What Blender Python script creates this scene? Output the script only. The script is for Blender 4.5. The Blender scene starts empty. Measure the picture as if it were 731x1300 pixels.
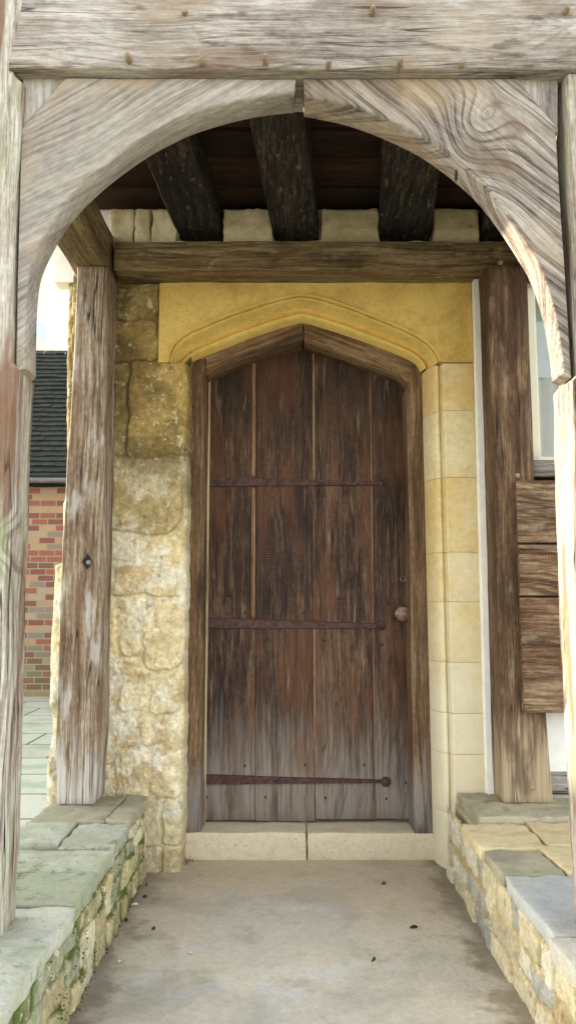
import bpy, bmesh, math, random
import numpy as np
from mathutils import Vector, noise as mnoise

# ------------------------------------------------------------------ camera, sky, sun, exposure
S = bpy.context.scene
COL = S.collection
R = math.radians
PITCH = R(6.4); CAMZ = 1.17; F = 1000.0      # focal length in pixels of a 731 x 1300 photograph
cd = bpy.data.cameras.new("camera"); cam = bpy.data.objects.new("camera", cd); COL.objects.link(cam)
cd.sensor_fit = 'VERTICAL'; cd.sensor_height = 36.0; cd.lens = 36.0*F/1300.0
cd.clip_start = 0.05; cd.clip_end = 2000
cam.location = (0, 0, CAMZ); cam.rotation_euler = (math.pi/2+PITCH, 0, 0)
S.camera = cam

SUN_EL = R(13.2); SDX, SDY = -1.0, 0.62         # towards the sun: left and beyond the facade
w = bpy.data.worlds.new("World"); S.world = w; w.use_nodes = True
nt = w.node_tree; nt.nodes.clear()
sky = nt.nodes.new('ShaderNodeTexSky'); sky.sky_type = 'NISHITA'; sky.sun_disc = False
sky.sun_elevation = SUN_EL; sky.sun_rotation = math.atan2(SDX, SDY)
sky.air_density = 1.0; sky.dust_density = 1.0; sky.ozone_density = 1.0
hs = nt.nodes.new('ShaderNodeHueSaturation'); hs.inputs['Saturation'].default_value = 0.38
bgn = nt.nodes.new('ShaderNodeBackground'); bgn.inputs[1].default_value = 0.15
wo = nt.nodes.new('ShaderNodeOutputWorld')
nt.links.new(sky.outputs[0], hs.inputs['Color']); nt.links.new(hs.outputs[0], bgn.inputs[0]); nt.links.new(bgn.outputs[0], wo.inputs[0])
sd = bpy.data.lights.new("sun", 'SUN'); sd.energy = 3.0; sd.angle = R(0.5); sd.color = (1.0, 0.90, 0.72)
so = bpy.data.objects.new("sun", sd); COL.objects.link(so)
hl = math.hypot(SDX, SDY)
tosun = Vector((SDX/hl*math.cos(SUN_EL), SDY/hl*math.cos(SUN_EL), math.sin(SUN_EL)))
so.rotation_euler = tosun.to_track_quat('Z', 'Y').to_euler()
S.view_settings.view_transform = 'Standard'; S.view_settings.look = 'None'
S.view_settings.gamma = 1.0; S.view_settings.exposure = 2.68
S.cycles.max_bounces = 8; S.cycles.diffuse_bounces = 6

# ------------------------------------------------------------------ helpers
sT, cT = math.sin(PITCH), math.cos(PITCH)
def P(px, py, y):
    """photo pixel -> real (x, z) on the upright plane at distance y"""
    up = 650-py; fw = F*cT-up*sT
    return ((px-365.5)/fw*y, CAMZ+(F*sT+up*cT)/fw*y)
def PX(px, py, y): return P(px, py, y)[0]
def PZ(py, y): return P(0, py, y)[1]

def lin(c):
    def f(v):
        v /= 255.0
        return v/12.92 if v <= 0.04045 else ((v+0.055)/1.055)**2.4
    return (f(c[0]), f(c[1]), f(c[2]), 1.0)

def tag(o, label=None, cat=None, group=None, kind=None):
    if label: o['label'] = label
    if cat: o['category'] = cat
    if group: o['group'] = group
    if kind: o['kind'] = kind
    return o
def thing(name, loc, label, cat, group=None):
    o = bpy.data.objects.new(name, None); COL.objects.link(o); o.location = loc
    o.empty_display_size = 0.1; o['kind'] = 'thing'
    return tag(o, label, cat, group)
def link(name, me, mat, parent=None):
    o = bpy.data.objects.new(name, me); COL.objects.link(o)
    if mat: me.materials.append(mat)
    if parent is not None:
        if parent.type == 'MESH' or parent.parent is not None:
            o.parent = parent
            wl = Vector(parent.location); q = parent.parent
            while q is not None: wl += Vector(q.location); q = q.parent
            o.location = -wl
        else:
            o.parent = parent; o.location = -Vector(parent.location)
    return o
def recenter(o):
    """put the origin of a loose mesh at its own base"""
    me = o.data; n = len(me.vertices); co = np.empty(n*3); me.vertices.foreach_get('co', co); co = co.reshape(-1, 3)
    c = np.array([(co[:,0].min()+co[:,0].max())/2, (co[:,1].min()+co[:,1].max())/2, co[:,2].min()])
    me.vertices.foreach_set('co', (co-c).ravel()); o.location = Vector(o.location)+Vector(c)
    return o
def mesh_from(verts, faces, gc=None, smooth=True, flat_faces=()):
    me = bpy.data.meshes.new('m'); me.from_pydata([tuple(v) for v in verts], [], faces)
    bm = bmesh.new(); bm.from_mesh(me); bmesh.ops.recalc_face_normals(bm, faces=bm.faces); bm.to_mesh(me); bm.free()
    if gc is not None:
        a = me.attributes.new('gc', 'FLOAT_VECTOR', 'POINT'); a.data.foreach_set('vector', np.array(gc, dtype=np.float32).ravel())
    me.polygons.foreach_set('use_smooth', [smooth]*len(me.polygons))
    for i in flat_faces: me.polygons[i].use_smooth = False
    me.update(); return me

RND = random.Random(7)
def sec_ring(u0, u1, v0, v1, r, ne=3, nc=3):
    r = min(r, (u1-u0)*.45, (v1-v0)*.45); pts = []
    cs = [(u1-r, v1-r, 0), (u0+r, v1-r, 90), (u0+r, v0+r, 180), (u1-r, v0+r, 270)]
    for k, (cu, cv, a0) in enumerate(cs):
        for j in range(nc+1):
            a = R(a0+90*j/nc); pts.append((cu+r*math.cos(a), cv+r*math.sin(a), math.cos(a), math.sin(a)))
        nu, nv, na = cs[(k+1) % 4]
        a = R(a0+90); pa = (cu+r*math.cos(a), cv+r*math.sin(a)); pb = (nu+r*math.cos(a), nv+r*math.sin(a))
        for j in range(1, ne+1):
            t = j/(ne+1); pts.append((pa[0]+(pb[0]-pa[0])*t, pa[1]+(pb[1]-pa[1])*t, math.cos(a), math.sin(a)))
    return pts
def tim(name, parent, mat, axis, lo, hi, U, V, r=.006, seg=None, amp=.002, freq=6, mod=None, ne=3, seed=None):
    """sawn timber along an axis: U, V are its extents across; mod(t) -> changes to (u0,u1,v0,v1)"""
    seed = RND.random()*50 if seed is None else seed
    L = hi-lo; seg = seg or max(2, int(L/.05))
    verts = []; gc = []; faces = []
    def place(u, v, l):
        return {'x': (l, u, v), 'y': (u, l, v), 'z': (u, v, l)}[axis]
    ts = [0.0, min(.5, .4*r/L)] + [i/seg for i in range(1, seg)] + [1-min(.5, .4*r/L), 1.0]
    n = None
    for i, t in enumerate(ts):
        d = mod(t) if mod else (0, 0, 0, 0)
        ins = r*.4 if i in (0, len(ts)-1) else 0
        ring = sec_ring(U[0]+d[0]+ins, U[1]+d[1]-ins, V[0]+d[2]+ins, V[1]+d[3]-ins, r*(1+.5*mnoise.noise(Vector((t*L*5, seed, 0)))), ne)
        n = len(ring)
        for (u, v, nu, nv) in ring:
            q = Vector((u*freq+seed, v*freq, (lo+L*t)*freq*.6))
            k = amp*(mnoise.noise(q)+.5*mnoise.noise(q*3.1))
            verts.append(place(u+nu*k, v+nv*k, lo+L*t)); gc.append((u+seed, v+seed*.37, L*t+seed*1.3))
    m = len(ts)
    for i in range(m-1):
        for j in range(n):
            a = i*n+j; b = i*n+(j+1) % n
            faces.append((a, b, b+n, a+n))
    flats = []
    for base in (0, (m-1)*n):
        off = len(verts)
        for j in range(n): verts.append(verts[base+j]); g = gc[base+j]; gc.append(g)
        flats.append(len(faces)); faces.append(tuple(off+j for j in range(n)))
    # caps are separate islands: orient by hand
    me = mesh_from(verts, faces, gc, True, flats)
    return link(name, me, mat, parent)

def resample(pts, n):
    pts = [Vector(p) for p in pts]; ds = [0]
    for a, b in zip(pts, pts[1:]): ds.append(ds[-1]+(b-a).length)
    out = []
    for i in range(n):
        d = ds[-1]*i/(n-1); k = 0
        while k < len(ds)-2 and ds[k+1] < d: k += 1
        t = (d-ds[k])/max(1e-9, ds[k+1]-ds[k]); out.append(pts[k].lerp(pts[k+1], min(1, t)))
    return out
def smooth_poly(pts, n):
    """Catmull-Rom through points"""
    p = [Vector(q) for q in pts]; p = [p[0]*2-p[1]]+p+[p[-1]*2-p[-2]]; o = []
    for i in range(1, len(p)-2):
        for j in range(12):
            t = j/12; a, b, c, d = p[i-1], p[i], p[i+1], p[i+2]
            o.append(0.5*((2*b)+(-a+c)*t+(2*a-5*b+4*c-d)*t*t+(-a+3*b-3*c+d)*t**3))
    o.append(p[-2]); return resample(o, n)
def prism(name, parent, mat, inner, outer, y0, y1, grain=(0, 1), rows=10, bev=.006, amp=.0015, seed=None):
    """plank with a curved edge: inner and outer are (x,z) polylines of equal length, thickness y0..y1"""
    seed = RND.random()*50 if seed is None else seed
    n = len(inner); verts = []; gc = []; faces = []
    g = Vector(grain).normalized(); pr = Vector((g.y, -g.x))
    def add(p, y):
        q = Vector((p.x*7+seed, y*7, p.y*7)); y2 = y+amp*mnoise.noise(q)*(1 if y < (y0+y1)/2 else 0)
        verts.append((p.x, y2, p.y)); gc.append((p.dot(pr)+seed, y+seed*.37, p.dot(g)+seed*1.3)); return len(verts)-1
    loops = []
    for i in range(n):
        a, b = inner[i], outer[i]; d = (b-a); Ln = max(d.length, 1e-6); dn = d/Ln; bb = min(bev, Ln*.3)
        lp = []
        for k in range(rows+1):                       # front, inner edge -> outer edge
            lp.append(add(a+dn*(bb+(Ln-2*bb)*k/rows), y0))
        lp.append(add(b, y0+bb)); lp.append(add(b, y1-bb))
        for k in range(2): lp.append(add(b-dn*(bb+(Ln-2*bb)*k), y1))
        lp.append(add(a, y1-bb)); lp.append(add(a, (y0+y1)/2)); lp.append(add(a, y0+bb))
        loops.append(lp)
    m = len(loops[0])
    for i in range(n-1):
        for j in range(m):
            faces.append((loops[i][j], loops[i][(j+1) % m], loops[i+1][(j+1) % m], loops[i+1][j]))
    faces.append(tuple(loops[0])); faces.append(tuple(loops[-1]))
    me = mesh_from(verts, faces, gc, True, (len(faces)-1, len(faces)-2))
    me.polygons.foreach_set('use_smooth', [False]*len(me.polygons))
    # smooth only the curved edge faces
    for p in me.polygons:
        if abs(p.normal.y) < .9 and len(p.vertices) == 4: p.use_smooth = True
    return link(name, me, mat, parent)
def rock(name, parent, mat, x, y, z, r=.012, amp=.004, freq=9, step=.03, seed=None, warp=0.0):
    """rounded, slightly uneven block"""
    seed = RND.random()*90 if seed is None else seed
    bm = bmesh.new(); bmesh.ops.create_cube(bm, size=1)
    bm.free()
    verts = []; faces = []; idx = {}
    dims = (x[1]-x[0], y[1]-y[0], z[1]-z[0]); ns = [max(2, min(40, int(d/step))) for d in dims]
    r = min(r, min(dims)*.45)
    def par(k, i):                                       # denser at the edges
        nn = ns[k]; e = r/dims[k]; 
        L = [0, e*.3, e]+[e+(1-2*e)*j/nn for j in range(1, nn)]+[1-e, 1-e*.3, 1]
        return L
    PR = [par(k, 0) for k in range(3)]; NN = [len(p) for p in PR]
    lo = (x[0], y[0], z[0])
    def vid(i, j, k):
        key = (i, j, k)
        if key in idx: return idx[key]
        p = [lo[a]+dims[a]*PR[a][q] for a, q in enumerate((i, j, k))]
        c = [min(max(p[a], lo[a]+r), lo[a]+dims[a]-r) for a in range(3)]
        d = Vector(p)-Vector(c); q = Vector(c)+(d.normalized()*r if d.length > 1e-9 else d)
        nd = d.normalized() if d.length > 1e-9 else Vector((0, 0, 0))
        s = Vector((q.x*freq+seed, q.y*freq, q.z*freq)); kk = amp*(mnoise.noise(s)+.6*mnoise.noise(s*2.7)+.3*mnoise.noise(s*7))
        q += nd*kk
        if warp:
            s2 = Vector((q.x*3+seed, q.y*3, 0)); q.x += warp*mnoise.noise(s2); q.y += warp*mnoise.noise(s2+Vector((9, 9, 9)))
        idx[key] = len(verts); verts.append(tuple(q)); return idx[key]
    a, b, c = NN
    for i in range(a-1):
        for j in range(b-1):
            for k in (0, c-1): faces.append((vid(i, j, k), vid(i+1, j, k), vid(i+1, j+1, k), vid(i, j+1, k)))
    for i in range(a-1):
        for k in range(c-1):
            for j in (0, b-1): faces.append((vid(i, j, k), vid(i+1, j, k), vid(i+1, j, k+1), vid(i, j, k+1)))
    for j in range(b-1):
        for k in range(c-1):
            for i in (0, a-1): faces.append((vid(i, j, k), vid(i, j+1, k), vid(i, j+1, k+1), vid(i, j, k+1)))
    gc = [(v[0]+seed, v[1]+seed, v[2]+seed) for v in verts]
    return link(name, mesh_from(verts, faces, gc), mat, parent)
def lathe(name, parent, mat, prof, origin, axis='y', n=20, facets=0, squash=(1, 1)):
    """prof: (radius, distance towards -y)"""
    verts = []; faces = []
    for (r_, d) in prof:
        for k in range(n):
            a = 2*math.pi*k/n; rr = r_*(1+facets*math.cos(a*5))
            if axis == 'y': verts.append((origin[0]+rr*math.cos(a)*squash[0], origin[1]-d, origin[2]+rr*math.sin(a)*squash[1]))
            else: verts.append((origin[0]+rr*math.cos(a), origin[1]+rr*math.sin(a), origin[2]+d))
    for i in range(len(prof)-1):
        for k in range(n): faces.append((i*n+k, i*n+(k+1) % n, (i+1)*n+(k+1) % n, (i+1)*n+k))
    faces.append(tuple(range(n))); faces.append(tuple((len(prof)-1)*n+k for k in range(n)))
    return link(name, mesh_from(verts, faces, [(v[0], v[1], v[2]) for v in verts]), mat, parent)
def sheet(name, mat, x, y, z, kind='structure', nx=1, ny=1, amp=0):
    verts = []; faces = []
    for j in range(ny+1):
        for i in range(nx+1):
            px = x[0]+(x[1]-x[0])*i/nx; py = y[0]+(y[1]-y[0])*j/ny
            verts.append((px, py, z+amp*mnoise.noise(Vector((px*2.3, py*2.3, 0)))))
    for j in range(ny):
        for i in range(nx): a = j*(nx+1)+i; faces.append((a, a+1, a+nx+2, a+nx+1))
    o = link(name, mesh_from(verts, faces, [(v[0], v[1], v[2]) for v in verts]), mat); o['kind'] = kind; return o

# ---- numpy value noise
_T = np.random.RandomState(3).rand(256, 256)
def vn(u, v):
    iu = np.floor(u).astype(int); iv = np.floor(v).astype(int); fu = u-iu; fv = v-iv
    fu = fu*fu*(3-2*fu); fv = fv*fv*(3-2*fv)
    g = lambda a, b: _T[a % 256, b % 256]
    return (g(iu, iv)*(1-fu)+g(iu+1, iv)*fu)*(1-fv)+(g(iu, iv+1)*(1-fu)+g(iu+1, iv+1)*fu)*fv
def fbm(u, v, f, seed=0, o=4, gain=.5):
    s = 0; a = 1; tot = 0
    for k in range(o):
        s = s+a*vn(u*f+seed*17.3+k*31, v*f+seed*7.9+k*13); tot += a; a *= gain; f *= 2.05
    return s/tot-.5
def sst(e0, e1, x):
    t = np.clip((x-e0)/(e1-e0), 0, 1); return t*t*(3-2*t)
def stone_field(U, V, stones, mortar, mh=0.0, seed=0, rough=.006, warp=.012, moss=None):
    """height and colour of rubble masonry: stones = (u0,v0,u1,v1,colour,height,roughness,edge)"""
    wu = U+warp*2*fbm(U, V, 9, seed+1, 3); wv = V+warp*2*fbm(U, V, 9, seed+2, 3)
    H = np.full(U.shape, mh)+.006*fbm(U, V, 34, seed+3, 4, .65)*2+.012*fbm(U, V, 8, seed+4, 3)
    mc = np.array(lin(mortar)[:3]) if isinstance(mortar, tuple) else mortar; C = np.ones(U.shape+(3,))*mc*(1+.5*fbm(U, V, 14, seed+5, 4)[..., None])
    for i, s in enumerate(stones):
        u0, v0, u1, v1, col, h, rg, ed = s
        hu, hv = abs(u1-u0)/2, abs(v1-v0)/2; cu, cv = (u0+u1)/2, (v0+v1)/2; rad = min(hu, hv)*(.55 if rg > .8 else .22)
        qx = np.abs(wu-cu)-hu+rad; qy = np.abs(wv-cv)-hv+rad
        d = np.hypot(np.maximum(qx, 0), np.maximum(qy, 0))+np.minimum(np.maximum(qx, qy), 0)-rad
        m = sst(-.002, ed*.55, -d)
        tilt = ((U-cu)*(vn(np.array(i*3.3+seed), np.array(1.5))-.5)+(V-cv)*(vn(np.array(i*5.1+seed), np.array(4.5))-.5))*.12*rg
        hh = h+tilt+rg*(.020*fbm(U, V, 9, seed+20+i, 4)+rough*1.6*fbm(U, V, 32, seed+40+i, 4))
        H = np.where(m > 0, H*(1-m)+hh*m, H)
        c = np.array(lin(col)[:3])*(1+.45*fbm(U, V, 7, seed+60+i, 4)[..., None]+.35*fbm(U, V, 40, seed+80+i, 3)[..., None])
        mm = sst(-.001, .006, -d)[..., None]; C = C*(1-mm)+c*mm
    return H, np.clip(C, .01, .95)
def grid_mesh(PTS, COLR, extra=None):
    ny, nx = PTS.shape[:2]
    idx = np.arange(nx*ny).reshape(ny, nx)
    f = np.stack([idx[:-1, :-1], idx[:-1, 1:], idx[1:, 1:], idx[1:, :-1]], -1).reshape(-1, 4)
    me = bpy.data.meshes.new('g'); me.vertices.add(nx*ny); me.vertices.foreach_set('co', PTS.reshape(-1))
    me.loops.add(f.size); me.loops.foreach_set('vertex_index', f.ravel().astype(np.int32))
    me.polygons.add(len(f)); me.polygons.foreach_set('loop_start', np.arange(0, f.size, 4, dtype=np.int32))
    me.update(calc_edges=True); me.validate()
    a = me.color_attributes.new('stone_colour', 'FLOAT_COLOR', 'POINT')
    a.data.foreach_set('color', np.concatenate([COLR.reshape(-1, 3), np.ones((nx*ny, 1))], 1).astype(np.float32).ravel())
    me.polygons.foreach_set('use_smooth', [True]*len(me.polygons))
    return me

# ------------------------------------------------------------------ materials
class G:
    def __init__(s, name):
        s.m = bpy.data.materials.new(name); s.m.use_nodes = True; s.t = s.m.node_tree; s.t.nodes.clear()
        s.out = s.t.nodes.new('ShaderNodeOutputMaterial'); s.b = s.t.nodes.new('ShaderNodeBsdfPrincipled')
        s.t.links.new(s.b.outputs[0], s.out.inputs[0])
    def set(s, sock, v):
        if hasattr(v, 'is_output'): s.t.links.new(v, sock)
        else: sock.default_value = v
    def n(s, ty, inp=None, **pr):
        q = s.t.nodes.new(ty)
        for k, v in pr.items(): setattr(q, k, v)
        for k, v in (inp or {}).items(): s.set(q.inputs[k], v)
        return q
    def math(s, op, a, b=0.0, c=0.0, clamp=False):
        q = s.n('ShaderNodeMath', {0: a, 1: b, 2: c}, operation=op); q.use_clamp = clamp; return q.outputs[0]
    def vmul(s, v, k): return s.n('ShaderNodeVectorMath', {0: v, 1: k}, operation='MULTIPLY').outputs[0]
    def vadd(s, v, k): return s.n('ShaderNodeVectorMath', {0: v, 1: k}, operation='ADD').outputs[0]
    def noise(s, v, scale=1.0, detail=3, rough=.55, dist=0.0, col=False):
        q = s.n('ShaderNodeTexNoise', {'Vector': v, 'Scale': scale, 'Detail': detail, 'Roughness': rough, 'Distortion': dist})
        return q.outputs['Color' if col else 0]
    def ramp(s, f, stops, interp='LINEAR'):
        q = s.n('ShaderNodeValToRGB', {0: f}); r = q.color_ramp; r.interpolation = interp
        while len(r.elements) > 1: r.elements.remove(r.elements[-1])
        r.elements[0].position = stops[0][0]; r.elements[0].color = stops[0][1]
        for p, c in stops[1:]: e = r.elements.new(p); e.color = c
        return q.outputs[0]
    def mapr(s, f, a, b, c=0.0, d=1.0):
        q = s.n('ShaderNodeMapRange', {0: f, 1: a, 2: b, 3: c, 4: d}, interpolation_type='SMOOTHSTEP'); return q.outputs[0]
    def mix(s, f, a, b, mode='MIX'):
        q = s.n('ShaderNodeMix', data_type='RGBA', blend_type=mode)
        s.set(q.inputs[0], f); s.set(q.inputs[6], a); s.set(q.inputs[7], b); return q.outputs[2]
    def bump(s, h, strength=.5, dist=.004):
        q = s.n('ShaderNodeBump', {'Height': h, 'Strength': strength, 'Distance': dist}); s.t.links.new(q.outputs[0], s.b.inputs['Normal'])
    def attr(s, name): return s.n('ShaderNodeAttribute', attribute_name=name)
    def pos(s): return s.n('ShaderNodeNewGeometry').outputs['Position']

def apply_z(g, c, zfade, pos, s2, rg):
    pz = g.n('ShaderNodeSeparateXYZ', {0: pos}).outputs[2]
    for (colr, z0, z1, amt) in zfade:
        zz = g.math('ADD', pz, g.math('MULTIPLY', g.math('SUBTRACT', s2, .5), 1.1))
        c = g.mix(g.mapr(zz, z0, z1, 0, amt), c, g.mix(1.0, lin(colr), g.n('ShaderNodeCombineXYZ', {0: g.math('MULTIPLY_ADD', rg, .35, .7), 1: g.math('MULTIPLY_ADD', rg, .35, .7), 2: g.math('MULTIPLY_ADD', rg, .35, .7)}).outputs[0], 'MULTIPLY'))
    return c
def wood(name, dark, mid, light, ring=.45, ringw=.016, wob=.09, streak=.6, blotches=(), crack=.8, saw=0.0, zfade=None, rough=.85, bump=.7, fine=1.0, gloss=.25, knots=(), rmin=.25, warp=1.0, ovar=.16):
    g = G(name); v = g.attr('gc').outputs['Vector']; pos = g.pos()
    wv = g.vadd(v, g.vmul(g.n('ShaderNodeVectorMath', {0: g.noise(g.vmul(v, (3, 3, 1.1)), detail=2, col=True), 1: (.5, .5, .5)}, operation='SUBTRACT').outputs[0], (.028*warp, .028*warp, .02*warp)))
    sp = g.n('ShaderNodeSeparateXYZ', {0: wv}); a, b_ = sp.outputs[0], sp.outputs[1]
    oi = g.n('ShaderNodeObjectInfo').outputs['Random']
    nz = g.noise(g.vmul(v, (3.3, 3.3, 1.5)), detail=2, rough=.4)
    # growth rings seen on the face
    ra = g.math('MULTIPLY_ADD', nz, wob, a); ra = g.math('ADD', ra, g.math('MULTIPLY', b_, .7))
    for (kx, kz, kr) in knots:                                    # grain flowing round a knot, in world x and z
        ps = g.n('ShaderNodeSeparateXYZ', {0: pos})
        dx = g.math('SUBTRACT', ps.outputs[0], kx); dz = g.math('SUBTRACT', ps.outputs[2], kz)
        dd = g.math('SQRT', g.math('ADD', g.math('MULTIPLY', dx, dx), g.math('MULTIPLY', dz, dz)))
        ww = g.math('EXPONENT', g.math('MULTIPLY', g.math('MULTIPLY', dd, dd), -1/(kr*kr)))
        ra = g.math('MULTIPLY_ADD', ww, .085, ra)
    rn = g.noise(g.n('ShaderNodeCombineXYZ', {0: g.math('MULTIPLY', ra, .8/ringw), 1: g.math('MULTIPLY', nz, .6), 2: 0.0}).outputs[0], detail=3, rough=.65)
    rg = g.mapr(rn, .36, .56)
    ringmask = g.mapr(g.noise(g.vmul(v, (5, 5, 1.5)), detail=2), .35, .65, rmin, 1.0)
    s1 = g.noise(g.vmul(wv, (210*fine, 210*fine, 9)), detail=4, rough=.7)
    s2 = g.noise(g.vmul(wv, (62*fine, 62*fine, 3.0)), detail=5, rough=.68)
    f = g.math('ADD', g.math('MULTIPLY', g.math('SUBTRACT', s1, .5), streak*1.4), g.math('MULTIPLY', g.math('SUBTRACT', s2, .5), streak*1.4))
    f = g.math('ADD', f, g.math('MULTIPLY', g.math('MULTIPLY', g.math('SUBTRACT', rg, .7), ring), ringmask))
    big = g.noise(g.vmul(v, (6, 6, 1.8)), detail=4, rough=.6)
    f = g.math('ADD', f, g.math('MULTIPLY', g.math('SUBTRACT', big, .5), .85)); f = g.math('ADD', f, .5)
    s3 = g.noise(g.vmul(v, (70, 70, 34)), detail=5, rough=.7)
    f = g.math('ADD', f, g.math('MULTIPLY', g.math('SUBTRACT', s3, .5), .55))
    f = g.math('ADD', f, g.math('MULTIPLY', g.math('SUBTRACT', oi, .5), ovar))
    c = g.ramp(f, [(.08, lin(dark)), (.48, lin(mid)), (.92, lin(light))])
    if zfade: c = apply_z(g, c, zfade, pos, s2, rg)
    for (colr, sc, lo, hi, amt) in blotches:
        k = g.mapr(g.noise(g.vadd(g.vmul(v, sc), (sc[2]*7, lo*9, 3)), detail=4, rough=.6), lo, hi, 0, amt)
        c = g.mix(k, c, lin(colr))
    h = g.math('ADD', g.math('MULTIPLY', s1, .5), g.math('MULTIPLY', rg, ring*.6))
    h = g.math('ADD', h, g.math('ADD', s2, g.math('MULTIPLY', s3, .5)))
    if saw:
        sa = g.math('MULTIPLY_ADD', g.noise(g.vmul(v, (4, 4, 4)), detail=2), .03, g.n('ShaderNodeSeparateXYZ', {0: v}).outputs[2])
        sw = g.math('MULTIPLY_ADD', g.math('SINE', g.math('MULTIPLY', sa, 2*math.pi/.0115)), .5, .5)
        sw = g.math('MULTIPLY', g.math('POWER', sw, 5.0), g.mapr(g.noise(g.vmul(v, (5, 5, 3.4)), detail=3), .45, .62))
        c = g.mix(g.math('MULTIPLY', sw, saw), c, lin(light)); h = g.math('SUBTRACT', h, g.math('MULTIPLY', sw, saw*.25))
    if crack:
        cn = g.noise(g.vmul(wv, (22, 22, 1.0)), detail=2, rough=.4)
        ck = g.math('SUBTRACT', 1.0, g.mapr(g.math('ABSOLUTE', g.math('SUBTRACT', cn, .5)), .003, .012))
        ck = g.math('MULTIPLY', ck, g.mapr(g.noise(g.vmul(v, (6, 6, 2)), detail=1), .48, .60)); ck = g.math('MULTIPLY', ck, crack)
        c = g.mix(ck, c, lin([q*.22 for q in dark])); h = g.math('SUBTRACT', h, g.math('MULTIPLY', ck, 1.2))
    g.set(g.b.inputs['Base Color'], c); g.b.inputs['Roughness'].default_value = rough
    g.b.inputs['Specular IOR Level'].default_value = gloss
    g.bump(h, bump, .0035); return g.m

def stone_attr(name, bump=.5):
    g = G(name); c = g.attr('stone_colour').outputs['Color']; p = g.pos()
    n1 = g.noise(p, 48, 6, .75); n2 = g.noise(p, 18, 5, .7)
    k = g.math('MULTIPLY_ADD', g.math('SUBTRACT', n1, .5), 1.7, 1.05)
    c = g.mix(1.0, c, g.n('ShaderNodeCombineXYZ', {0: k, 1: k, 2: k}).outputs[0], 'MULTIPLY')
    c = g.mix(g.mapr(n2, .57, .68, 0, .5), c, lin((92, 72, 40)))
    c = g.mix(g.mapr(g.noise(g.vadd(p, (3, 3, 3)), 30, 5, .7), .57, .66, 0, .5), c, lin((226, 214, 184)))
    v = g.n('ShaderNodeTexVoronoi', {'Vector': p, 'Scale': 110.0}).outputs['Distance']
    g.set(g.b.inputs['Base Color'], c); g.b.inputs['Roughness'].default_value = .95; g.b.inputs['Specular IOR Level'].default_value = .1
    g.bump(g.math('ADD', n1, g.math('MULTIPLY', v, .2)), bump, .012); return g.m

def stone(name, base, var, dark=(90, 75, 45), tool=0.0, moss=0.0, spots=.35, bump=.35, rand=.25, low=None, scale=1.0):
    """dressed stone: two colours, dirt, optional tooling marks, moss or low staining"""
    g = G(name); p = g.pos(); oi = g.n('ShaderNodeObjectInfo').outputs['Random']
    p2 = g.vadd(p, g.n('ShaderNodeCombineXYZ', {0: g.math('MULTIPLY', oi, 31.0), 1: 0.0, 2: g.math('MULTIPLY', oi, 17.0)}).outputs[0])
    n1 = g.noise(p2, 5*scale, 5, .6); n2 = g.noise(p2, 28*scale, 5, .7); n3 = g.noise(p2, 120, 3, .7)
    f = g.math('ADD', n1, g.math('MULTIPLY', g.math('SUBTRACT', oi, .5), rand*2))
    c = g.mix(g.mapr(f, .3, .7), lin(base), lin(var))
    k = g.math('ADD', .42, g.math('ADD', g.math('MULTIPLY', n2, .75), g.math('MULTIPLY', n3, .45)))
    c = g.mix(1.0, c, g.n('ShaderNodeCombineXYZ', {0: k, 1: k, 2: k}).outputs[0], 'MULTIPLY')
    c = g.mix(g.mapr(n2, .58, .70, 0, spots), c, lin(dark))
    h = g.math('ADD', n2, g.math('MULTIPLY', n3, .6))
    if tool:
        sp = g.n('ShaderNodeSeparateXYZ', {0: g.vadd(p2, g.vmul(g.noise(p2, 9, 2, col=True), (.02, .02, .02)))})
        t1 = g.math('MULTIPLY_ADD', g.math('SINE', g.math('MULTIPLY', g.math('MULTIPLY_ADD', sp.outputs[2], .12, sp.outputs[0]), 2*math.pi/.0125)), .5, .5)
        t1 = g.math('MULTIPLY', t1, g.mapr(n1, .35, .6, .35, 1))
        c = g.mix(g.math('MULTIPLY', t1, tool*.35), c, lin(dark)); h = g.math('SUBTRACT', h, g.math('MULTIPLY', t1, tool*.8))
    if low:
        pz = g.n('ShaderNodeSeparateXYZ', {0: p}).outputs[2]
        c = g.mix(g.mapr(g.math('MULTIPLY_ADD', g.math('SUBTRACT', n1, .5), .6, pz), low[1], low[2], 0, low[3]), c, lin(low[0]))
    if moss:
        mk = g.noise(p, 7, 5, .65)
        c = g.mix(g.mapr(mk, .42, .62, 0, moss), c, lin((150, 154, 120)))
        c = g.mix(g.mapr(g.noise(g.vadd(p, (5, 5, 5)), 14, 5, .7), .56, .66, 0, moss), c, lin((88, 106, 60)))
    g.set(g.b.inputs['Base Color'], c); g.b.inputs['Roughness'].default_value = .93; g.b.inputs['Specular IOR Level'].default_value = .15
    g.bump(h, bump, .005); return g.m
def plain(name, col, rough=.6, metal=0.0, var=.3, scale=30, second=None, bump=.2, spec=.4):
    g = G(name); p = g.pos(); n1 = g.noise(p, scale, 5, .65)
    c2 = lin(second) if second else tuple([q*(1-var) for q in lin(col)[:3]]+[1])
    g.set(g.b.inputs['Base Color'], g.mix(g.mapr(n1, .35, .65), lin(col), c2)); g.b.inputs['Roughness'].default_value = rough
    g.b.inputs['Metallic'].default_value = metal; g.b.inputs['Specular IOR Level'].default_value = spec
    g.bump(n1, bump, .002); return g.m

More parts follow.
